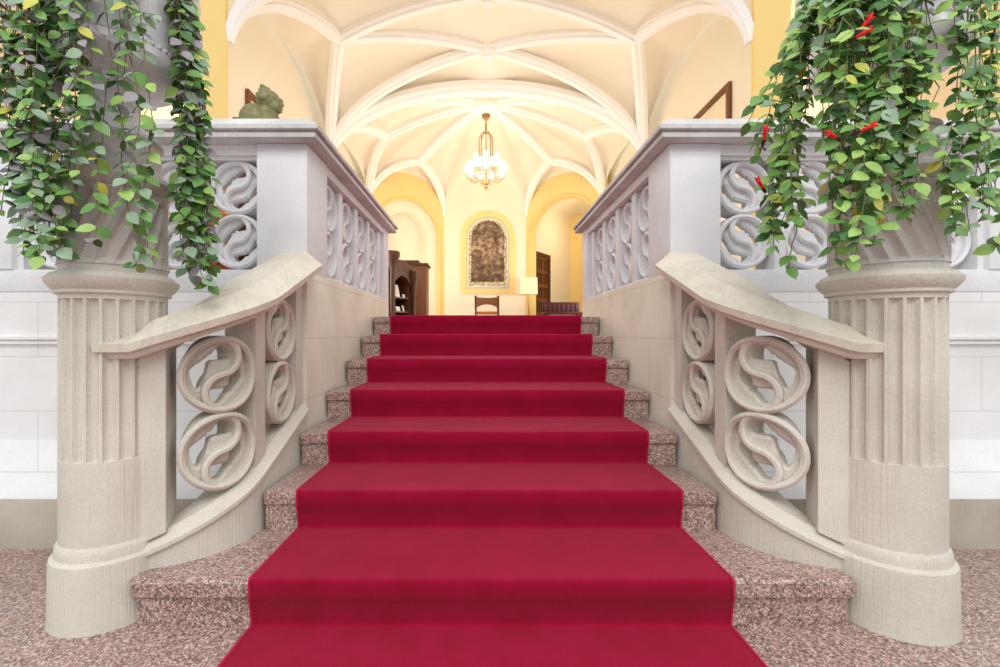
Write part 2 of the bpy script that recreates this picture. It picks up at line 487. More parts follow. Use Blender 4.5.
    # ---------------- curved lower balustrade
    RC, UC, YC = .295, 1.195, 1.74; QA = RC*PI/2; SE = QA+(YF-YC)
    def pth(s, o=0.0):
        """s along the stair face from the pedestal, o outwards (away from the steps)"""
        if s < 0: return Vector((UC-s, YC-RC+o))
        if s < QA:
            a = s/RC; r = RC-o
            return Vector((UC-r*math.sin(a), YC-r*math.cos(a)))
        return Vector((UC-RC+o, YC+(s-QA)))
    def W(s, o, z):
        p = pth(s, o); return Vector((U(p.x), p.y, z))
    zb = lambda s: .218+.40*s            # top of the plinth
    zr = lambda s: .818+.43*s            # underside of the rail
    lb = thing('curved_balustrade', 'buff stone balustrade curving out beside the bottom steps on the '+side, 'balustrade', (U(.95), 1.8, 0))
    def strip(bm, s0, s1, prof, n=28):
        rings = [[W(s, o, z) for o, z in prof(s)] for s in [s0+(s1-s0)*k/n for k in range(n+1)]]
        grid_faces(bm, rings)
    bm = nb(); strip(bm, -.0, SE-.0005, lambda s: [(0, .0), (0, zb(s)-.055), (-.012, zb(s)-.048), (-.012, zb(s)-.034), (.03, zb(s)), (.145, zb(s)), (.17, zb(s)-.04), (.17, 0)])
    obj('plinth', bm, 'stone', lb)
    SR = -.045 if sg < 0 else -.085
    def raildef(s):
        z = zr(max(s, .05)) if s < .05 else zr(s)
        t = min(1, max(.0, (s-SR)/.12)); h = .05+.062*t; e = (1-t)*.05
        return [(.0, z), (-.045, z+.002), (-.052, z+.016), (-.07, z+.024), (-.075, z+.05), (-.0+e, z+h), (.12-e, z+h), (.165, z+.05), (.165, z+.02), (.15, z)]
    bm = nb(); strip(bm, SR, SE-.0005, raildef, 40)
    obj('hand_rail', bm, 'rail_warm', lb)
    def slab(bm, s0, s1, o0, o1, n=8, z0=zb, z1=zr, ins=0):
        strip(bm, s0, s1, lambda s: [(o0, z0(s)-.002), (o0, z1(s)+.002), (o1, z1(s)+.002), (o1, z0(s)-.002)], n)
    bm = nb(); slab(bm, .0, .118, .004, .15, 8); obj('end_post', bm, 'stone', lb)
    bm = nb(); slab(bm, .462, .540, .02, .14, 5); obj('mullion', bm, 'stone', lb)
    bm = nb(); slab(bm, .845, SE-.001, .02, .14, 3); obj('wall_post', bm, 'stone', lb)
    bm = nb(); slab(bm, .530, .845, .085, .139, 3); obj('back_panel', bm, 'stone', lb)
    for (sc, R, of, op, dep) in ((.305, .1395, .075, .98, .12), (.700, .139, .050, .9, .07)):
        zc = (zb(sc)+zr(sc))/2-.008
        bm = nb()
        for vf in tracery(R, dep, op): put(bm, vf, lambda v: W(sc+v.x*((1.15 if sg < 0 else 1.22) if sc < .4 else 1), of-v.z, zc+v.y))
        obj('tracery', bm, 'stone', lb)

    # ---------------- pedestal
    px, py, rs = ((-1.248, 1.514, .145) if sg < 0 else (1.344, 1.482, .149))
    ped = thing('fluted_pedestal', 'round fluted stone pedestal at the stair foot under the '+side+' marble urn', 'pedestal', (px, py, 0))
    bm = nb(); rb = rs+.026
    lathe(bm, px, py, [(rb+.002, .0005), (rb, .02), (rb-.002, .188), (rb-.004, .205), (rb-.014, .215), (rs+.010, .232), (rs+.008, .246), (rs+.001, .256)], 56)
    obj('base', bm, 'stone', ped)
    NF = 22
    def flute(r, z, a):
        t = (a*NF/(2*PI)) % 1
        d = 0
        if .14 < t < .86: d = math.sin((t-.14)/.72*PI)**.4
        k = 1 if .52 < z < 1.03 else 0
        return r-.017*d*k
    bm = nb(); lathe(bm, px, py, [(rs, .2562), (rs, .50), (rs, .519), (rs, .5205), (rs, 1.029), (rs, 1.031), (rs, 1.045)], NF*10, rfun=flute)
    obj('shaft', bm, 'stone', ped, .35)
    bm = nb(); lathe(bm, px, py, [(rs+.002, 1.0452), (rs+.012, 1.05), (rs+.012, 1.06), (rs+.02, 1.066), (rs+.034, 1.085), (rs+.036, 1.098), (rs+.028, 1.104), (rs+.022, 1.112), (rs+.002, 1.122)], 56)
    obj('capital', bm, 'stone', ped)
    def spiral(r, z, a):
        if not 1.14 < z < 1.385: return r
        ph = (a*20/(2*PI)-sg*(z-1.14)*-9.0) % 1
        e = min(1, (z-1.14)/.02, (1.385-z)/.02)
        return r+.006-.024*e*abs(math.sin(PI*ph))**.7
    zz = [1.1222, 1.139]+[1.141+.243*k/26 for k in range(27)]+[1.386, 1.392]
    bm = nb(); lathe(bm, px, py, [(rs+.001-.004*(z-1.12), z) for z in zz], 240, rfun=spiral)
    obj('spiral_drum', bm, 'drum', ped, .5)
    bm = nb(); lathe(bm, px, py, [(rs, 1.3922), (rs+.006, 1.396), (rs+.022, 1.408), (rs+.032, 1.424), (rs+.026, 1.438), (rs+.01, 1.446), (rs-.004, 1.462), (rs-.018, 1.48), (rs-.02, 1.56), (rs-.012, 1.566), (rs-.012, 1.578), (rs-.03, 1.584)], 56)
    obj('collar', bm, 'drum', ped)
    # ---------------- urn
    urn = thing('marble_urn', 'white veined marble urn with a beaded rim on top of the '+side+' pedestal', 'urn', (px, py, 1.585))
    bm = nb(); lathe(bm, px, py, [(.105, 1.5845), (.107, 1.60), (.10, 1.612), (.072, 1.63), (.066, 1.67), (.07, 1.72), (.086, 1.75), (.09, 1.7645)], 40)
    obj('foot', bm, 'marble', urn)
    def gad(r, z, a):
        return r*(1+.018*math.cos(a*12)*max(0, math.sin((z-1.775)/.075*PI))) if 1.775 < z < 1.85 else r
    bm = nb(); lathe(bm, px, py, [(.085, 1.765), (.125, 1.768), (.168, 1.777), (.197, 1.797), (.210, 1.820), (.206, 1.846), (.198, 1.852), (.196, 1.868), (.203, 1.92), (.216, 2.02), (.238, 2.10), (.245, 2.115), (.232, 2.118), (.21, 2.06), (.16, 2.02), (.001, 2.02)], 96, rfun=gad)
    obj('bowl', bm, 'marble', urn)
    bm = nb()
    for k in range(60):
        a = 2*PI*k/60
        bmesh.ops.create_icosphere(bm, subdivisions=1, radius=.0085, matrix=Matrix.Translation((px+.203*math.cos(a), py+.203*math.sin(a), 1.857)) @ Matrix.Diagonal((1, 1, 1.15, 1)))
    obj('beading', bm, 'marble', urn)
    bm = nb(); lathe(bm, px, py, [(.17, 2.0215), (.165, 2.05), (.08, 2.06), (.001, 2.062)], 24); obj('soil', bm, 'soil', urn)

# ------------------------------------------------------------------ trailing plants
LEAFSH = [(0, 0), (.16, .30), (.42, .46), (.70, .34), (1.0, 0)]
def leaf(vs, fs, mi, p, d, n, L, Wd, mat):
    d = d.normalized(); s = d.cross(n).normalized(); n = s.cross(d).normalized()
    b = len(vs); curl = L*.14
    for t, w_ in LEAFSH:
        z = -curl*t*t
        vs.append(p+d*L*t+n*z-n*0)
        if 0 < t < 1:
            vs.append(p+d*L*t+n*(z+.16*w_*Wd)+s*w_*Wd); vs.append(p+d*L*t+n*(z+.16*w_*Wd)-s*w_*Wd)
    # order: 0 | 1 2 3 | 4 5 6 | 7 8 9 | 10
    q = [(0, 1, 2), (0, 3, 1), (1, 4, 5, 2), (1, 3, 6, 4), (4, 7, 8, 5), (4, 6, 9, 7), (7, 10, 8), (7, 9, 10)]
    for f in q: fs.append(tuple(b+i for i in f)); mi.append(mat)
def vine(root, pts, r, pal, Lf=.044, gap=.022, dens=1.0):
    pts = [Vector(p) for p in pts]
    vs, fs, mi = [], [], []
    # stem
    seg = []
    for a, b in zip(pts, pts[1:]):
        n = max(1, int((b-a).length/.03)); seg += [a.lerp(b, k/n) for k in range(n)]
    seg.append(pts[-1])
    seg = [p+Vector((r.uniform(-.003, .003), r.uniform(-.003, .003), 0)) for p in seg]
    for i, p in enumerate(seg):
        for k in range(4):
            a = PI/2*k; rr = .0016
            vs.append(p+Vector((rr*math.cos(a), rr*math.sin(a), 0)))
        if i:
            for k in range(4):
                j = (k+1) % 4; fs.append((4*i-4+k, 4*i-4+j, 4*i+j, 4*i+k)); mi.append(0)
    acc = 0; side = r.random()*PI
    for a, b in zip(seg, seg[1:]):
        L = (b-a).length; acc += L
        if acc < gap: continue
        acc = 0; side += PI/2+r.uniform(-.4, .4)
        if r.random() > dens: continue
        for k in (0, 1):
            if r.random() < .1: continue
            az = side+PI*k+r.uniform(-.5, .5)
            d = Vector((math.cos(az), math.sin(az)*.7, -.15-r.random()*.8))
            out = Vector((-b.x*.25, -1.0, .8+r.uniform(-.4, .5)))+Vector((r.uniform(-.5, .5), r.uniform(-.3, .3), 0))
            LL = Lf*r.uniform(.6, 1.2)
            leaf(vs, fs, mi, b, d, out, LL, LL*r.uniform(.66, .86), 1+r.choices(range(len(pal)), weights=[w_ for _, w_ in pal])[0])
    me = bpy.data.meshes.new('trailing_vine'); me.from_pydata(vs, [], fs)
    me.materials.append(M['stem'])
    for m_, _ in pal: me.materials.append(M[m_])
    me.polygons.foreach_set('material_index', mi); me.polygons.foreach_set('use_smooth', [True]*len(fs)); me.update()
    o = bpy.data.objects.new('trailing_vine', me); C.objects.link(o); o.parent = root; o.location = -root.location
    return o
def plant(sg, cx, cy, strands, flowers, label, pal, seed):
    r = random.Random(seed)
    root = thing('hanging_plant', label, 'plant', (cx, cy, 2.06))
    for (x0, y0, x1, y1, Y, n, sx, sy, dens) in strands:
        for _ in range(n):
            Yk = Y+r.uniform(-.07, .07)
            a = P(x0+r.uniform(-sx, sx), y0, Yk); b = P(x1+r.uniform(-sx, sx), y1-r.random()*sy, Yk+r.uniform(-.02, .03))
            # from the soil over the rim, then down
            dirv = Vector((a.x-cx, a.y-cy)); dl = max(dirv.length, .05); dn = dirv/dl
            rim = Vector((cx+dn.x*.235, cy+dn.y*.235, 2.135)); start = Vector((cx+dn.x*.08, cy+dn.y*.08, 2.05))
            a.z = min(a.z, 2.10)
            mid = rim.lerp(a, .5)+Vector((0, 0, .02))
            w1 = r.uniform(-.03, .03)
            q1 = a.lerp(b, .35)+Vector((w1, 0, 0)); q2 = a.lerp(b, .7)+Vector((-w1, r.uniform(-.02, .02), 0))
            vine(root, [start, rim, mid, a, q1, q2, b], r, pal, dens=dens)
    for (x, y, Y, ang) in flowers:
        p = P(x, y, Y); bm = nb(); d = Vector((math.cos(ang), -.4, math.sin(ang))).normalized()
        tube(bm, [p, p+d*.012, p+d*.022, p+d*.030+Vector((0, 0, -.002))], [.002, .004, .005, .006], 8)
        for k in range(4):
            a = k*PI/2+.4; o_ = Vector((math.sin(a)*.006, 0, math.cos(a)*.006))
            tube(bm, [p+d*.03, p+d*.038+o_*.7, p+d*.042+o_*1.5], [.004, .004, .002], 5)
        fl = obj('flower', bm, 'flower', root)
        bm = nb(); tube(bm, [p-d*.012, p-d*.004, p+d*.008], [.002, .005, .0045], 7); obj('calyx', bm, 'calyx', fl)
    return root
palL = [('leaf1', 4), ('leaf2', 2), ('leaf3', 2), ('leaf4', 4), ('leaf5', 2.2), ('leaf6', .2)]
palR = [('leaf1', 5), ('leaf2', 4), ('leaf3', 2.2), ('leaf4', 1.2), ('leaf6', .4)]
# (x at top, y top, x at end, y end, depth, count, spread x, spread y end, density)
plant(-1, -1.248, 1.514, [
    (8, 0, 10, 215, 1.32, 5, 12, 50, 1), (28, 0, 30, 258, 1.28, 5, 10, 50, 1), (50, 0, 52, 262, 1.26, 5, 9, 60, 1),
    (72, 0, 78, 200, 1.24, 4, 8, 60, .95), (60, 0, 66, 258, 1.30, 2, 8, 10, .9), (90, 0, 96, 256, 1.25, 1, 4, 20, .9), (100, 0, 104, 190, 1.24, 1, 8, 60, .7),
    (118, 30, 122, 190, 1.24, 1, 4, 20, .6), (128, 40, 138, 276, 1.26, 2, 4, 20, .8), (145, 60, 150, 262, 1.28, 1, 3, 10, .8),
    (178, 20, 184, 284, 1.47, 7, 7, 50, 1), (188, 30, 202, 290, 1.50, 8, 7, 60, 1), (192, 40, 208, 288, 1.52, 4, 5, 90, 1),
    (-12, 0, -14, 200, 1.30, 3, 8, 60, 1), (30, 0, 40, 120, 1.22, 4, 26, 60, 1), (130, 5, 160, 22, 1.24, 1, 4, 5, .9)],
    [],
    'trailing plant with grey-green leaves spilling from the left marble urn', palL, 11)
plant(1, 1.344, 1.482, [
    (800, 30, 752, 160, 1.42, 3, 8, 50, .9), (802, 36, 768, 250, 1.38, 5, 9, 50, 1), (806, 40, 788, 268, 1.34, 4, 8, 60, .95),
    (830, 0, 820, 150, 1.24, 6, 14, 60, 1), (850, 0, 846, 262, 1.22, 6, 10, 70, 1), (868, 0, 868, 272, 1.21, 6, 10, 80, 1),
    (885, 0, 880, 248, 1.22, 4, 8, 60, 1), (905, 0, 908, 222, 1.23, 4, 9, 60, .9), (925, 0, 928, 150, 1.24, 3, 9, 60, .9),
    (955, 0, 958, 246, 1.28, 3, 6, 50, .9), (975, 0, 976, 236, 1.27, 4, 8, 50, .9), (995, 0, 992, 250, 1.28, 4, 8, 70, .9), (860, 0, 850, 90, 1.18, 5, 34, 50, 1)],
    [(852, 40, 1.14, .5), (858, 33, 1.14, 1.0), (838, 139, 1.14, 2.9), (856, 133, 1.14, .4), (763, 143, 1.28, 1.6), (764, 190, 1.28, 2.4)],
    'trailing plant with bright green leaves and red flowers spilling from the right marble urn', palR, 23)

# ------------------------------------------------------------------ vault of the upper hall
ZS = 4.4; H = 3.1
def V(x, y, z): return Vector((XC+x, y, z))
NN = {}
CELL = nb(); ribs = []
def ell(a, b, n=14):
    """springer a to node b: rises fast, then flattens"""
    return [Vector((a.x+(b.x-a.x)*(1-math.cos(PI/2*k/n)), a.y+(b.y-a.y)*(1-math.cos(PI/2*k/n)), a.z+(b.z-a.z)*math.sin(PI/2*k/n))) for k in range(n+1)]
def bul(a, b, h=.13, n=14):
    return [a.lerp(b, k/n)+Vector((0, 0, h*4*(k/n)*(1-k/n))) for k in range(n+1)]
def at(c, t):
    f = t*(len(c)-1); i = min(int(f), len(c)-2); return c[i].lerp(c[i+1], f-i)
def patch(ab, bc, ca, n=14):
    A, B, Cc = ab[0], bc[0], ca[0]; vv = {}
    def D(c, t): return at(c, t)-c[0].lerp(c[-1], t)
    for i in range(n+1):
        for j in range(n+1-i):
            a, b = 1-(i+j)/n, i/n; c = j/n
            p = A*a+B*b+Cc*c
            if a+b > 0: p += (a+b)*D(ab, b/(a+b))
            if b+c > 0: p += (b+c)*D(bc, c/(b+c))
            if c+a > 0: p += (c+a)*D(ca, a/(c+a))
            vv[i, j] = CELL.verts.new(p)
    for i in range(n):
        for j in range(n-i):
            CELL.faces.new((vv[i, j], vv[i+1, j], vv[i, j+1]))
            if i+j < n-1: CELL.faces.new((vv[i+1, j], vv[i+1, j+1], vv[i, j+1]))
rev = lambda c: c[::-1]
ZB = 5.92
B0 = V(0, 6.50, ZB); B1 = V(0, 7.76, ZB); Mn = V(0, 5.25, 5.75); Ms = V(0, 8.8, 5.83); Cc = V(0, 10.0, 6.12)
rib_list = []
def rib(c, w_=.2, d_=.10): rib_list.append((c, w_, d_))
half = lambda s: {}
tmp_mid = {}
transN = {}; 
for s in (-1, 1):
    Np = V(s*H, 5.3, ZS); Sp = V(s*H, 8.8, ZS); S2 = V(s*H, 11.76, ZS); Tp = V(s*1.2, 13.0, ZS)
    A = V(s*2.36, 7.05, 5.62); D_ = V(s*2.32, 10.28, 5.52); E = V(s*1.72, 11.7, 5.48)
    La = V(s*(H+.2), 7.05, 5.62); Ld = V(s*(H+.15), 10.28, 5.30)
    Lm = (S2+Tp)/2; Lm.z = 5.42; Lc = V(0, 13.0, 5.58)
    NA, SA = ell(Np, A), ell(Sp, A); AB1, AB0, B01 = bul(A, B1), bul(A, B0), bul(B0, B1, .03)
    SB, NB = ell(Sp, B1), ell(Np, B0); SM, NM = ell(Sp, Ms), ell(Np, Mn)
    NL, SL, AL = ell(Np, La), ell(Sp, La), bul(A, La, .03)
    B0M, B1M = bul(B0, Mn, .05), bul(B1, Ms, .05)
    SC, SD, S2D, CD = ell(Sp, Cc), ell(Sp, D_), ell(S2, D_), bul(Cc, D_, .12)
    MC = bul(Ms, Cc, .05); CE = bul(Cc, E, .10); S2E, TE = ell(S2, E), ell(Tp, E); S2C, TC = ell(S2, Cc), ell(Tp, Cc)
    SLd, S2L, DL = ell(Sp, Ld), ell(S2, Ld), bul(D_, Ld, .03)
    S2m, Tm, Em = ell(S2, Lm), ell(Tp, Lm), bul(E, Lm, .02)
    TL, CL = ell(Tp, Lc), bul(Cc, Lc, .12)
    for ab, bc, ca in ((NA, AL, rev(NL)), (SA, AL, rev(SL)), (SA, AB1, rev(SB)), (NA, AB0, rev(NB)), (AB0, B01, rev(AB1)),
                       (SB, B1M, rev(SM)), (NB, B0M, rev(NM)), (SM, MC, rev(SC)), (SC, CD, rev(SD)), (S2D, rev(CD), rev(S2C)),
                       (S2C, CE, rev(S2E)), (TC, CE, rev(TE)), (SD, DL, rev(SLd)), (S2D, DL, rev(S2L)), (S2E, Em, rev(S2m)), (TE, Em, rev(Tm)),
                       (TC, CL, rev(TL))):
        patch(ab, bc, ca)
    for c in (NA, SA, SB, NB, SC, SD, S2D, S2E, TE): rib(c, .20, .09)
    for c in (AB1, AB0, CD, CE): rib(c, .20, .09)
    tmp_mid[s] = (SM, NM)
# transverse arches as one rib each
rib(tmp_mid[-1][0]+rev(tmp_mid[1][0])[1:], .34, .13); rib(tmp_mid[-1][1]+rev(tmp_mid[1][1])[1:], .30, .12)
bmesh.ops.remove_doubles(CELL, verts=CELL.verts, dist=.003)
ceil = struct('ceiling', CELL, 'cell', None, .5)
def rib_mesh(c, w_, d_):
    bm = nb(); rings = []
    for i, p in enumerate(c):
        t = (c[min(i+1, len(c)-1)]-c[max(i-1, 0)]).normalized()
        focus = Vector((XC, min(max(p.y, 6.9), 10.3), 3.2))
        dn = (focus-p); dn -= t*dn.dot(t); dn.normalize(); sd = t.cross(dn)
        k = 1
        if c[0].z < ZS+.1: k = min(k, .35+.65*min(1, i/5))
        if c[-1].z < ZS+.1: k = min(k, .35+.65*min(1, (len(c)-1-i)/5))
        h = w_/2*k; e = d_*k
        rings.append([p+sd*a+dn*b for a, b in ((-h, -.06), (-h, e*.35), (-h*.82, e*.5), (-h*.62, e*.62), (-h*.55, e), (h*.55, e), (h*.62, e*.62), (h*.82, e*.5), (h, e*.35), (h, -.06))])
    grid_faces(bm, rings); return bm
for c, w_, d_ in rib_list: obj('rib', rib_mesh(c, w_, d_), 'rib', ceil)
for p, rr, hh in ((B0, .13, .15), (B1, .15, .16), (Cc, .3, .22)):
    bm = nb()
    def lob(r, z, a): return r*(1+.06*math.cos(8*a)) if rr < .2 else r
    lathe(bm, p.x, p.y, [(rr*.95, p.z+.02), (rr, p.z-hh*.5), (rr*.9, p.z-hh*.72), (rr*.62, p.z-hh*.8), (rr*.5, p.z-hh*1.1), (rr*.2, p.z-hh*1.15), (.001, p.z-hh*1.16)], 32, rfun=lob)
    obj('ceiling_boss', bm, 'rib', ceil)
# ------------------------------------------------------------------ walls of the upper hall
def facet(p0, p1):
    """wall frame from plan point p0 to p1, w into the hall"""
    p0, p1 = Vector(p0), Vector(p1); d = (p1-p0).normalized(); n = Vector((d.y, -d.x))
    return (lambda x, z, w_: Vector((p0.x+d.x*x+n.x*w_, p0.y+d.y*x+n.y*w_, z))), (p1-p0).length
for side, s in (('left', -1), ('right', 1)):
    bm = nb(); xs = sorted((XC+s*(H+.22), XC+s*(H+.42))); box(bm, xs[0], xs[1], 5.32, 12.1, ZU, 6.2)
    struct('wall_upper_'+side, bm, 'cream')
    # wall facing the stairs beyond the opening, with an arched recess
    f, L = facet((XC+s*H, 5.2), (XC+s*9, 5.2)); flip = 1 if s > 0 else -1
    ro = arch_outline(.42, 2.75, ZU+.0, 4.6, 1.3)
    bm = nb(); vf = fill2d([[(0, ZU), (0, 7.2), (L, 7.2), (L, ZU-.002), (2.75, ZU-.002)]+[p for p in ro[2:]]+[(.42, ZU-.002), (.41, ZU)]], .03)
    put(bm, vf, lambda v: f(v.x, v.y, flip*(v.z-.03))); struct('wall_front_'+side, bm, 'deep_yellow')
    bm = nb(); xs = sorted((XC+s*(H+.43), XC+s*9)); box(bm, xs[0], xs[1], 7.6, 7.7, ZU, 7.2); struct('wall_aisle_'+side, bm, 'cream')
    bm = nb(); box(bm, xs[0], xs[1], 5.5, 7.6, 6.2, 6.3); struct('ceiling_aisle_'+side, bm, 'cell')
# far middle wall with the niche frame
bm = nb(); box(bm, XC-1.35, XC+1.35, 13.0, 13.2, ZU, 6.3); struct('wall_back', bm, 'cream')
S2L_, TLp = (XC-H-.02, 11.74), (XC-1.2, 13.0)
S2R_, TRp = (XC+H+.02, 11.74), (XC+1.2, 13.0)
# left facet: yellow wall, cream arch band, recessed cream niche
f, L = facet(S2L_, TLp); mid = L/2
bm = nb(); hole = arch_outline(mid-.98, mid+.98, ZU, 3.72, .98)
vf = fill2d([[(-.1, ZU), (-.1, 6.3), (L+.03, 6.3), (L+.03, ZU)], hole[:0]+[(mid-.98, ZU+.001), (mid+.98, ZU+.001)]+hole[2:]], .05)
put(bm, vf, lambda v: f(v.x, v.y, v.z-.05)); struct('wall_niche_left', bm, 'yellow')
bm = nb(); h1 = arch_outline(mid-1.0, mid+1.0, ZU, 3.72, 1.0); h2 = arch_outline(mid-.66, mid+.66, ZU+.002, 3.66, .70)
vf = fill2d([h1, h2], .06); put(bm, vf, lambda v: f(v.x, v.y, v.z-.17)); struct('trim_niche_left', bm, 'cream')
bm = nb(); vf = fill2d([[(mid-1.1, ZU), (mid-1.1, 5.2), (mid+1.1, 5.2), (mid+1.1, ZU)]], .03); put(bm, vf, lambda v: f(v.x, v.y, v.z-.50)); struct('wall_niche_back_left', bm, 'cream')
bm = nb()
ra = arch_outline(mid-.665, mid+.665, ZU, 3.66, .705)[1:]; ra = [(mid-.665, ZU)]+ra[::-1] if False else ra
rr1 = [f(x, z, -.20) for x, z in ra]; rr2 = [f(x, z, -.50) for x, z in ra]
grid_faces(bm, [rr1, rr2], False, False); struct('trim_niche_reveal_left', bm, 'cream')
# thin yellow mouldings round both arches
def arch_roll(f, mid, r, zs, w_, rad, name):
    bm = nb(); pts = [f(mid-r, ZU, w_)]+[f(mid-r*math.cos(PI*k/26), zs+r*math.sin(PI*k/26), w_) for k in range(27)]+[f(mid+r, ZU, w_)]
    tube(bm, pts, rad, 8); struct(name, bm, 'deep_yellow')
arch_roll(f, mid, 1.0, 3.72, .005, .045, 'trim_arch_left')
# right facet: real opening
f, L = facet(TRp, S2R_); mid = L/2+.02
bm = nb(); hole = arch_outline(mid-1.0, mid+1.0, ZU-.0, 3.78, 1.0)
vf = fill2d([[(-.03, ZU), (-.03, 6.3), (L+.1, 6.3), (L+.1, ZU), (mid+1.0, ZU)]+hole[2:]+[(mid-1.0, ZU)]], .16)
put(bm, vf, lambda v: f(v.x, v.y, v.z-.16)); struct('wall_arch_right', bm, 'yellow')
arch_roll(f, mid, 1.03, 3.78, .005, .045, 'trim_arch_right')
# passage beyond
def wallseg(name, p0, p1, z0, z1, mat, t=.08):
    g, l = facet(p0, p1); bm = nb(); vf = fill2d([[(0, z0), (0, z1), (l, z1), (l, z0)]], t/2)
    put(bm, vf, lambda v: g(v.x, v.y, v.z-t/2)); return struct(name, bm, mat), g, l
_, gdoor, ldoor = wallseg('wall_passage_left', (XC+1.30, 13.05), (3.05, 15.4), ZU, 5.6, 'cream')
wallseg('wall_passage_back', (3.05, 15.4), (6.5, 15.4), ZU, 5.6, 'yellow')
wallseg('wall_passage_right', (6.5, 15.4), (6.5, 12.0), ZU, 5.6, 'yellow')
bm = nb()
fR, LR = facet(TRp, S2R_)
rg = [[fR(LR/2+1.5*math.sin(t), 3.9+1.15*math.cos(t)+.25*math.sin(PI*j/6), -.34-.65*j) for t in [-PI/2+PI*i/20 for i in range(21)]] for j in range(7)]
grid_faces(bm, rg, False, False); struct('ceiling_passage', bm, 'cell')
# passage door
bm = nb(); 
door, dg0, dg1 = None, .30, 1.22
vf = fill2d([[(dg0, ZU+.002), (dg0, 3.42), (dg1, 3.42), (dg1, ZU+.002)], [(dg0+.1, ZU+.05), (dg0+.1, 3.32), (dg1-.1, 3.32), (dg1-.1, ZU+.05)]], .04)
put(bm, vf, lambda v: gdoor(v.x, v.y, v.z+.045)); door = struct('door_1', bm, 'wood')
bm = nb(); holes = []
wd = (dg1-dg0-.2)
for i in range(2):
    for j in range(5):
        x0 = dg0+.1+wd*(.06+.48*i); x1 = x0+wd*.40; z0 = ZU+.12+.43*j; holes.append([(x0, z0), (x1, z0), (x1, z0+.34), (x0, z0+.34)])
vf = fill2d([[(dg0+.1, ZU+.01), (dg0+.1, 3.32), (dg1-.1, 3.32), (dg1-.1, ZU+.01)]]+holes, .02); put(bm, vf, lambda v: gdoor(v.x, v.y, v.z+.03)); obj('door_leaf', bm, 'wood_mid', door)
bm = nb(); vf = fill2d([[(dg0+.12, ZU+.03), (dg0+.12, 3.3), (dg1-.12, 3.3), (dg1-.12, ZU+.03)]], .005); put(bm, vf, lambda v: gdoor(v.x, v.y, v.z+.02)); obj('door_panel', bm, 'wood', door)

# ------------------------------------------------------------------ painting in the niche
g, _ = facet((0.17-1, 13.0), (0.17+1, 13.0))
bm = nb(); vf = fill2d([arch_outline(1-.80, 1+.80, 2.12, 3.75, .80), arch_outline(1-.62, 1+.62, 2.26, 3.74, .62)], .02); put(bm, vf, lambda v: g(v.x, v.y, v.z+.022)); struct('trim_1', bm, 'yellow')
pic = thing('wall_painting', 'large round-topped brown painting of a crowd on the far wall above the chair', 'painting', (.17, 12.95, 2.3))
bm = nb(); vf = fill2d([arch_outline(1-.60, 1+.60, 2.30, 3.74, .59), arch_outline(1-.56, 1+.56, 2.34, 3.74, .55)], .03, .008); put(bm, vf, lambda v: g(v.x, v.y, v.z+.04)); obj('frame', bm, 'paper', pic)
bm = nb(); vf = fill2d([arch_outline(1-.565, 1+.565, 2.335, 3.74, .555), arch_outline(1-.485, 1+.485, 2.47, 3.74, .51)], .012); put(bm, vf, lambda v: g(v.x, v.y, v.z+.02)); obj('border', bm, 'border', pic)
bm = nb(); vf = fill2d([arch_outline(1-.49, 1+.49, 2.465, 3.74, .515)], .008); put(bm, vf, lambda v: g(v.x, v.y, v.z+.018)); obj('canvas', bm, 'canvas', pic)
# pictures on the side walls
for side, s in (('left', -1), ('right', 1)):
    xw = XC+s*(H+.22); pc = thing('framed_picture', 'brown framed picture high on the '+side+' wall, seen edge-on above the balustrade', 'picture', (xw, 6.9, 2.9))
    def bw(bm, y0, y1, z0, z1, d0, d1, bev=0):
        a, b = sorted((xw-s*d0, xw-s*d1)); box(bm, a, b, y0, y1, z0, z1, bev)
    ya, yb, za, zb_ = 6.05, 7.7, 2.9, (4.28 if s < 0 else 4.38)
    bm = nb(); 
    bw(bm, ya, ya+.08, za, zb_, .002, .05, .01); bw(bm, yb-.08, yb, za, zb_, .002, .05, .01); bw(bm, ya+.08, yb-.08, za, za+.08, .002, .05, .01); bw(bm, ya+.08, yb-.08, zb_-.08, zb_, .002, .05, .01)
    obj('frame', bm, 'wood_mid', pc)
    bm = nb(); bw(bm, ya+.07, yb-.07, za+.07, zb_-.07, .002, .012); obj('print', bm, 'shade', pc)

# ------------------------------------------------------------------ chandelier
cx, cy = Cc.x, Cc.y
ch = thing('chandelier', 'brass chandelier with glowing glass lamps hanging from the vault boss', 'chandelier', (cx, cy, 4.2))
bm = nb(); lathe(bm, cx, cy, [(.10, 5.865), (.10, 5.84), (.06, 5.78), (.02, 5.74), (.001, 5.735)], 20); obj('ceiling_cup', bm, 'brass', ch)
bm = nb(); tube(bm, [(cx, cy, 5.76), (cx, cy, 5.45)], .014, 8)
for k in range(4):
    zc = 5.66-.05*k; bmesh.ops.create_icosphere(bm, subdivisions=1, radius=.03, matrix=Matrix.Translation((cx, cy, zc)))
obj('suspension_rod', bm, 'brass', ch)
bm = nb()
for k in range(8):
    a = 2*PI*k/8; d = Vector((math.cos(a), math.sin(a), 0)); o_ = Vector((cx, cy, 0))
    tube(bm, [o_+Vector((0, 0, 5.46)), o_+d*.08+Vector((0, 0, 5.47)), o_+d*.15+Vector((0, 0, 5.36)), o_+d*.155+Vector((0, 0, 4.9)), o_+d*.20+Vector((0, 0, 4.62)), o_+d*.16+Vector((0, 0, 4.42)), o_+Vector((0, 0, 4.27))], .010, 6)
lathe(bm, cx, cy, [(.001, 4.18), (.02, 4.20), (.045, 4.25), (.02, 4.30), (.001, 4.31)], 12)
tube(bm, [(cx, cy, 5.4), (cx, cy, 4.3)], .012, 6)
obj('cage', bm, 'brass', ch)
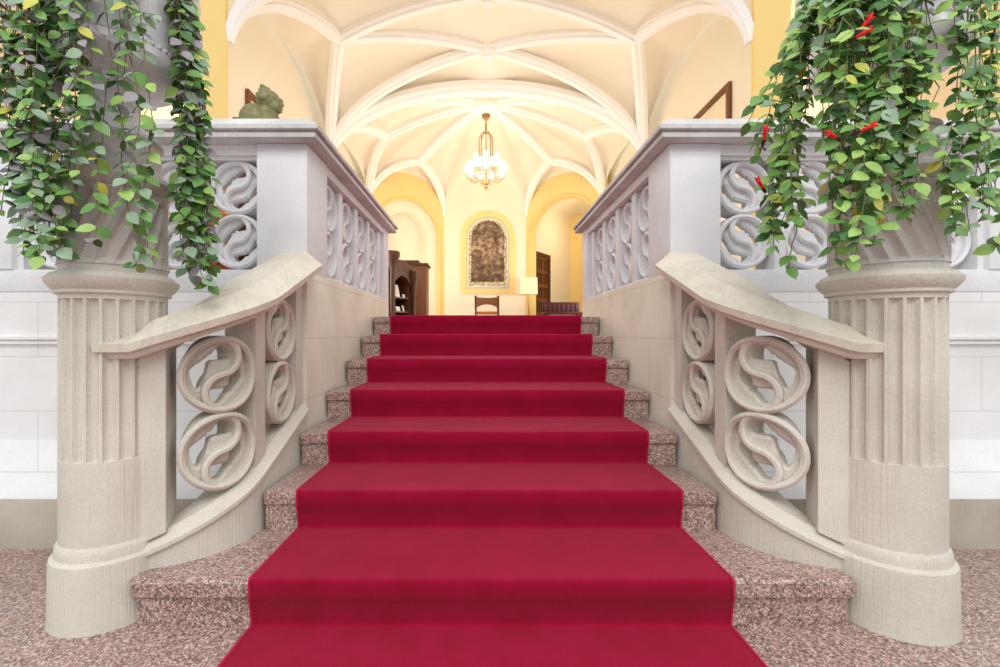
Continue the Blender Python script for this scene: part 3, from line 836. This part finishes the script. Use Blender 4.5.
for tier, (nn, rad, zc) in enumerate(((10, .43, 4.66), (6, .27, 4.86))):
    for k in range(nn):
        a = 2*PI*(k+.5*tier)/nn; d = Vector((math.cos(a), math.sin(a), 0)); o_ = Vector((cx, cy, 0))
        bm = nb(); tube(bm, [o_+d*.16+Vector((0, 0, zc-.2)), o_+d*(rad*.7)+Vector((0, 0, zc-.26)), o_+d*rad+Vector((0, 0, zc-.2)), o_+d*rad+Vector((0, 0, zc-.08))], .009, 6)
        arm = obj('arm', bm, 'brass', ch)
        bm = nb(); p = o_+d*rad
        lathe(bm, p.x, p.y, [(.001, zc-.09), (.03, zc-.08), (.05, zc-.03), (.045, zc+.03), (.05, zc+.08), (.03, zc+.085), (.001, zc+.08)], 12)
        obj('lamp_glass', bm, 'bulb', arm)

# ------------------------------------------------------------------ furniture on the upper floor
# chair in front of the painting
chY = 12.0; ccx = (487-CX)/F*chY
chair = thing('armchair', 'brown wooden chair with a curved back below the painting', 'chair', (ccx, chY, ZU))
def cbox(bm, x0, x1, y0, y1, z0, z1, b=.01): box(bm, ccx+x0, ccx+x1, chY+y0, chY+y1, ZU+z0, ZU+z1, b)
bm = nb()
rings = []
for k in range(13):
    t = k/12*2-1; x = ccx+.31*t; dip = .05*(1-t*t); y = chY+.26-.05*t*t
    lo = .62+.10*(1-abs(t)**2.0)-.02
    rings.append([Vector((x, y-.02, ZU+lo)), Vector((x, y+.02, ZU+lo)), Vector((x, y+.02, ZU+.90-dip*.4)), Vector((x, y-.02, ZU+.90-dip*.4))])
grid_faces(bm, rings); obj('backrest', bm, 'wood_mid', chair)
bm = nb(); cbox(bm, -.30, .30, -.24, .24, .42, .48, .02); obj('seat', bm, 'leather', chair)
for sx in (-1, 1):
    bm = nb(); cbox(bm, sx*.30-.022, sx*.30+.022, .20, .25, 0, .64); cbox(bm, sx*.31-.03, sx*.31+.03, .19, .26, .6, .94, .015); obj('leg', bm, 'wood', chair)
    bm = nb(); cbox(bm, sx*.30-.022, sx*.30+.022, -.25, -.20, 0, .66); obj('leg', bm, 'wood', chair)
    bm = nb(); cbox(bm, sx*.30-.03, sx*.30+.03, -.27, .22, .64, .68, .012); obj('armrest', bm, 'wood_mid', chair)
# floor lamp with box shade
lx, ly = (528-CX)/F*12.3, 12.3
lamp = thing('floor_lamp', 'floor lamp with a rectangular cream shade standing right of the painting', 'lamp', (lx, ly, ZU))
bm = nb(); lathe(bm, lx, ly, [(.14, ZU+.0005), (.14, ZU+.02), (.02, ZU+.04), (.001, ZU+.045)], 20); obj('base', bm, 'brass', lamp)
bm = nb(); tube(bm, [(lx+.02, ly, ZU+.03), (lx+.02, ly, 2.1)], .014, 8); obj('pole', bm, 'brass', lamp)
bm = nb(); lo = [(lx-.25, ly-.16), (lx+.25, ly-.16), (lx+.25, ly+.16), (lx-.25, ly+.16)]
sh = lambda k, z: [Vector((lx+(x-lx)*k, ly+(y-ly)*k, z)) for x, y in lo]
rr_ = [sh(1, 2.03), sh(.96, 2.49), sh(.93, 2.49), sh(.97, 2.03), sh(1, 2.03)]
grid_faces(bm, rr_, True, False); bmesh.ops.remove_doubles(bm, verts=bm.verts, dist=.0001)
obj('lamp_shade', bm, 'shade', lamp)
# dark red bench on the right
be = thing('bench', 'dark red wooden bench right of the glazed door beyond the top step', 'bench', (2.25, 11.5, ZU))
bm = nb(); box(bm, 1.62, 2.62, 11.5, 12.0, ZU+.40, ZU+.46, .01); obj('seat', bm, 'wood_red', be)
bm = nb(); box(bm, 1.62, 2.62, 11.94, 11.99, ZU+.46, 1.80, .01)
for k in range(8): box(bm, 1.66+.12*k, 1.72+.12*k, 11.92, 11.94, ZU+.5, 1.76, .004)
obj('backrest', bm, 'wood_red', be)
for x in (1.64, 2.54):
    bm = nb(); box(bm, x, x+.06, 11.5, 11.56, ZU, ZU+.4); obj('leg', bm, 'wood_red', be)
    bm = nb(); box(bm, x, x+.06, 11.93, 11.99, ZU, ZU+.4); obj('leg', bm, 'wood_red', be)
# carved cabinet on the left, front turned towards the middle of the hall
cab = thing('display_cabinet', 'dark carved wooden cabinet with arched top and open shelves beyond the left balustrade', 'cabinet', (-1.75, 9.0, ZU))
gc, LC = facet((-1.72, 8.15), (-1.36, 8.80))
def gbox(x0, x1, w0, w1, z0, z1, bev=0):
    bm = nb(); box(bm, x0, x1, z0, z1, w0, w1, bev)
    for v in bm.verts: v.co = gc(v.co.x, v.co.y, v.co.z)
    return bm
obj('side_pillar', gbox(0, .13, -.5, -.0, ZU, 2.32, .01), 'wood', cab)
obj('side_pillar', gbox(LC-.12, LC, -.5, 0, ZU, 2.2, .01), 'wood', cab)
q = gc(.04, 0, .07); bm = nb(); lathe(bm, q.x, q.y, [(.08, ZU), (.08, ZU+.1), (.05, ZU+.14), (.045, 2.1), (.07, 2.2), (.10, 2.3), (.13, 2.36), (.135, 2.41), (.12, 2.45), (.001, 2.47)], 20); obj('turned_column', bm, 'wood', cab)
q = gc(LC-.05, 0, .05); bm = nb(); lathe(bm, q.x, q.y, [(.07, ZU), (.07, ZU+.1), (.04, ZU+.14), (.04, 1.7), (.06, 1.8), (.05, 1.9), (.09, 2.02), (.10, 2.16), (.001, 2.2)], 20); obj('turned_column', bm, 'wood', cab)
bm = nb()
pts = [(.08, 2.0), (.08, 2.30)]+[(.08+(LC-.1)*k/12, 2.30-.10*k/12+.09*math.sin(PI*k/12)) for k in range(1, 12)]+[(LC-.02, 2.2), (LC-.02, 1.9)]+[(LC-.12-(LC-.25)*k/12, 1.88+.16*math.sin(PI*k/12)) for k in range(13)]
vf = fill2d([pts], .27, .01); put(bm, vf, lambda v: gc(v.x, v.y, v.z-.24)); obj('arched_pediment', bm, 'wood', cab)
obj('back_panel', gbox(.02, LC-.02, -.54, -.50, ZU, 2.2), 'wood_dark', cab)
for z in (ZU+.05, 1.36, 1.63): obj('shelf', gbox(.131, LC-.121, -.498, -.03, z-.015, z+.015, .003), 'wood_mid', cab)
bm = nb(); box(bm, -2.05, -1.19, 9.46, 9.95, ZU, 2.40, .01); obj('end_case', bm, 'wood_mid', cab)
bm = nb(); box(bm, -2.08, -1.15, 9.43, 9.98, 2.40, 2.45, .01); box(bm, -1.95, -1.36, 9.5, 9.9, 2.45, 2.52, .01); obj('cornice', bm, 'wood', cab)
def sheet(label, x, z, wd, h):
    bm = nb(); box(bm, x-wd/2, x+wd/2, z, z+h, -.10, -.09)
    for v in bm.verts: v.co = gc(v.co.x, v.co.y, v.co.z-(v.co.y-z)*.25)
    tag(obj('paper_sheet', bm, 'paper'), label, 'paper', 'papers on the cabinet shelves')
sheet('large white sheet propped on the upper shelf of the dark cabinet', .33, 1.646, .24, .24)
sheet('small white card on the upper shelf of the dark cabinet, right of the sheet', .57, 1.646, .07, .07)
sheet('small white card on the lower shelf of the dark cabinet, leftmost', .22, 1.376, .10, .11)
sheet('small white card on the lower shelf of the dark cabinet, middle one', .40, 1.376, .12, .09)
sheet('narrow white card on the lower shelf of the dark cabinet, rightmost', .56, 1.376, .05, .12)

# tan leather armchairs behind the landing balustrade
def club(loc, ang, name, label, mat, group=None):
    t = thing('leather_armchair', label, 'armchair', loc); t.rotation_euler = (0, 0, 0)
    R = Matrix.Translation(loc) @ Matrix.Rotation(ang, 4, 'Z')
    def pb(nm, x0, x1, y0, y1, z0, z1, b, mt=mat):
        bm = nb(); box(bm, x0, x1, y0, y1, z0, z1)
        bmesh.ops.bevel(bm, geom=bm.edges[:], offset=b, segments=3, affect='EDGES'); bm.transform(R); return obj(nm, bm, mt, t)
    pb('seat', -.30, .30, -.30, .28, .20, .44, .05); pb('backrest', -.32, .32, .24, .40, .2, .80, .06)
    pb('armrest', -.42, -.302, -.32, .38, .1, .60, .05); pb('armrest', .302, .42, -.32, .38, .1, .60, .05)
    for x in (-.36, .32):
        for y in (-.28, .32): pb('leg', x, x+.04, y, y+.04, 0, .12, .004, 'wood')
club((-2.12, 3.62, ZU), PI*.96, 'a', 'tan leather armchair seen through the left landing balustrade', 'leather')

# ------------------------------------------------------------------ bronze bust on a plinth behind the left rail
bY = 3.0
def BP(x, y, d=0): return P(x, y, bY+d)
bust = thing('bronze_bust', 'green bronze bust of a bowed curly-haired figure above the left corner of the railing', 'sculpture', (BP(262, 110).x, bY, 2.1))
bm = nb()
def blob(p, r, sc=(1, 1, 1), rz=0, sub=3):
    bmesh.ops.create_icosphere(bm, subdivisions=sub, radius=r, matrix=Matrix.Translation(p) @ Matrix.Rotation(rz, 4, 'Y') @ Matrix.Diagonal((*sc, 1)))
px_ = bY/F
blob(BP(255, 120), 15*px_, (1, .9, 1.05)); blob(BP(268, 122), 12*px_, (1, .9, 1)); blob(BP(266, 113), 8*px_, (1, 1, 1))
blob(BP(270, 101), 9.5*px_, (1.0, 1.0, 1.05), .5); blob(BP(275, 107), 7.5*px_, (1, .9, 1)); blob(BP(266, 95), 6.5*px_); 
blob(BP(262.5, 87), 2.8*px_); blob(BP(265.5, 88.5), 2.4*px_)
blob(BP(281.5, 104.5), 2.3*px_, (1.3, .8, .9), .6); blob(BP(279.5, 109), 2.6*px_, (1, 1, .8)); blob(BP(280.5, 112), 1.6*px_); blob(BP(280, 101), 3.0*px_, (1, 1.3, .8))
rb_ = random.Random(3)
for k in range(60):
    a, b = rb_.uniform(0, 2*PI), rb_.uniform(.0, 1)
    cc = BP(269, 99)+Vector((math.cos(a)*b*9*px_-.01, -math.sqrt(max(0, 1-b*b))*9*px_, math.sin(a)*b*9*px_))
    if cc.x < BP(277, 0).x: blob(cc, rb_.uniform(1.6, 2.8)*px_, sub=1)
me = bpy.data.meshes.new('bust'); bm.to_mesh(me); bm.free()
ob = bpy.data.objects.new('tmp', me); C.objects.link(ob)
md = ob.modifiers.new('r', 'REMESH'); md.mode = 'VOXEL'; md.voxel_size = .004
dg = bpy.context.evaluated_depsgraph_get(); dg.update(); me2 = bpy.data.meshes.new_from_object(ob.evaluated_get(dg))
bpy.data.objects.remove(ob)
bm = nb(); bm.from_mesh(me2); bmesh.ops.smooth_vert(bm, verts=bm.verts, factor=.25, use_axis_x=True, use_axis_y=True, use_axis_z=True)
obj('figure', bm, 'bronze', bust, 3.0)
bx_ = BP(260, 0).x
bm = nb(); box(bm, bx_-.13, bx_+.13, bY-.11, bY+.11, 2.26, 2.34, .01); obj('socle', bm, 'bronze', bust)
pd = thing('sculpture_stand', 'dark wooden stand under the bronze bust behind the left landing balustrade', 'stand', (bx_, bY, ZU))
bm = nb(); box(bm, bx_-.10, bx_+.10, bY-.10, bY+.10, ZU+.06, 2.22, .01); obj('column', bm, 'wood', pd)
bm = nb(); box(bm, bx_-.16, bx_+.16, bY-.16, bY+.16, ZU+.0005, ZU+.06, .01); obj('base', bm, 'wood', pd)
bm = nb(); box(bm, bx_-.15, bx_+.15, bY-.14, bY+.14, 2.2205, 2.2595, .01); obj('top', bm, 'wood', pd)

# ------------------------------------------------------------------ lights
def area(name, loc, rot_, sx, sy, power, col=(1, 1, 1)):
    l = bpy.data.lights.new(name, 'AREA'); l.shape = 'RECTANGLE'; l.size = sx; l.size_y = sy; l.energy = power; l.color = col
    o = bpy.data.objects.new(name, l); C.objects.link(o); o.location = loc; o.rotation_euler = rot_; return o
def point(name, loc, power, col, rad=.1):
    l = bpy.data.lights.new(name, 'POINT'); l.energy = power; l.color = col; l.shadow_soft_size = rad
    o = bpy.data.objects.new(name, l); C.objects.link(o); o.location = loc; return o
WARM = (1, .86, .68)
for s in (-1, 1):
    for y in (6.6, 8.9, 10.9):
        area('side_fill_light', (XC+s*3.25, y, 2.2), (0, s*PI/2*1.15, 0), 1.4, 1.2, 62, (1, .96, .90))  # added fill along the side walls to brighten the vault; no windows there
point('chandelier_light', (Cc.x, Cc.y, 4.5), 36, WARM, .4)
point('passage_light', (3.2, 13.6, 4.2), 32, (1, .84, .58), .2)
for s in (-1, 1): point('aisle_light', (XC+s*5.0, 6.6, 4.6), 60, WARM, .3)
area('rear_fill_light', (0, -1.6, 4.8), (math.radians(38), 0, 0), 4.5, 2.4, 190, (1, .985, .96))  # added fill, high behind the camera, to light the steps and stone fronts
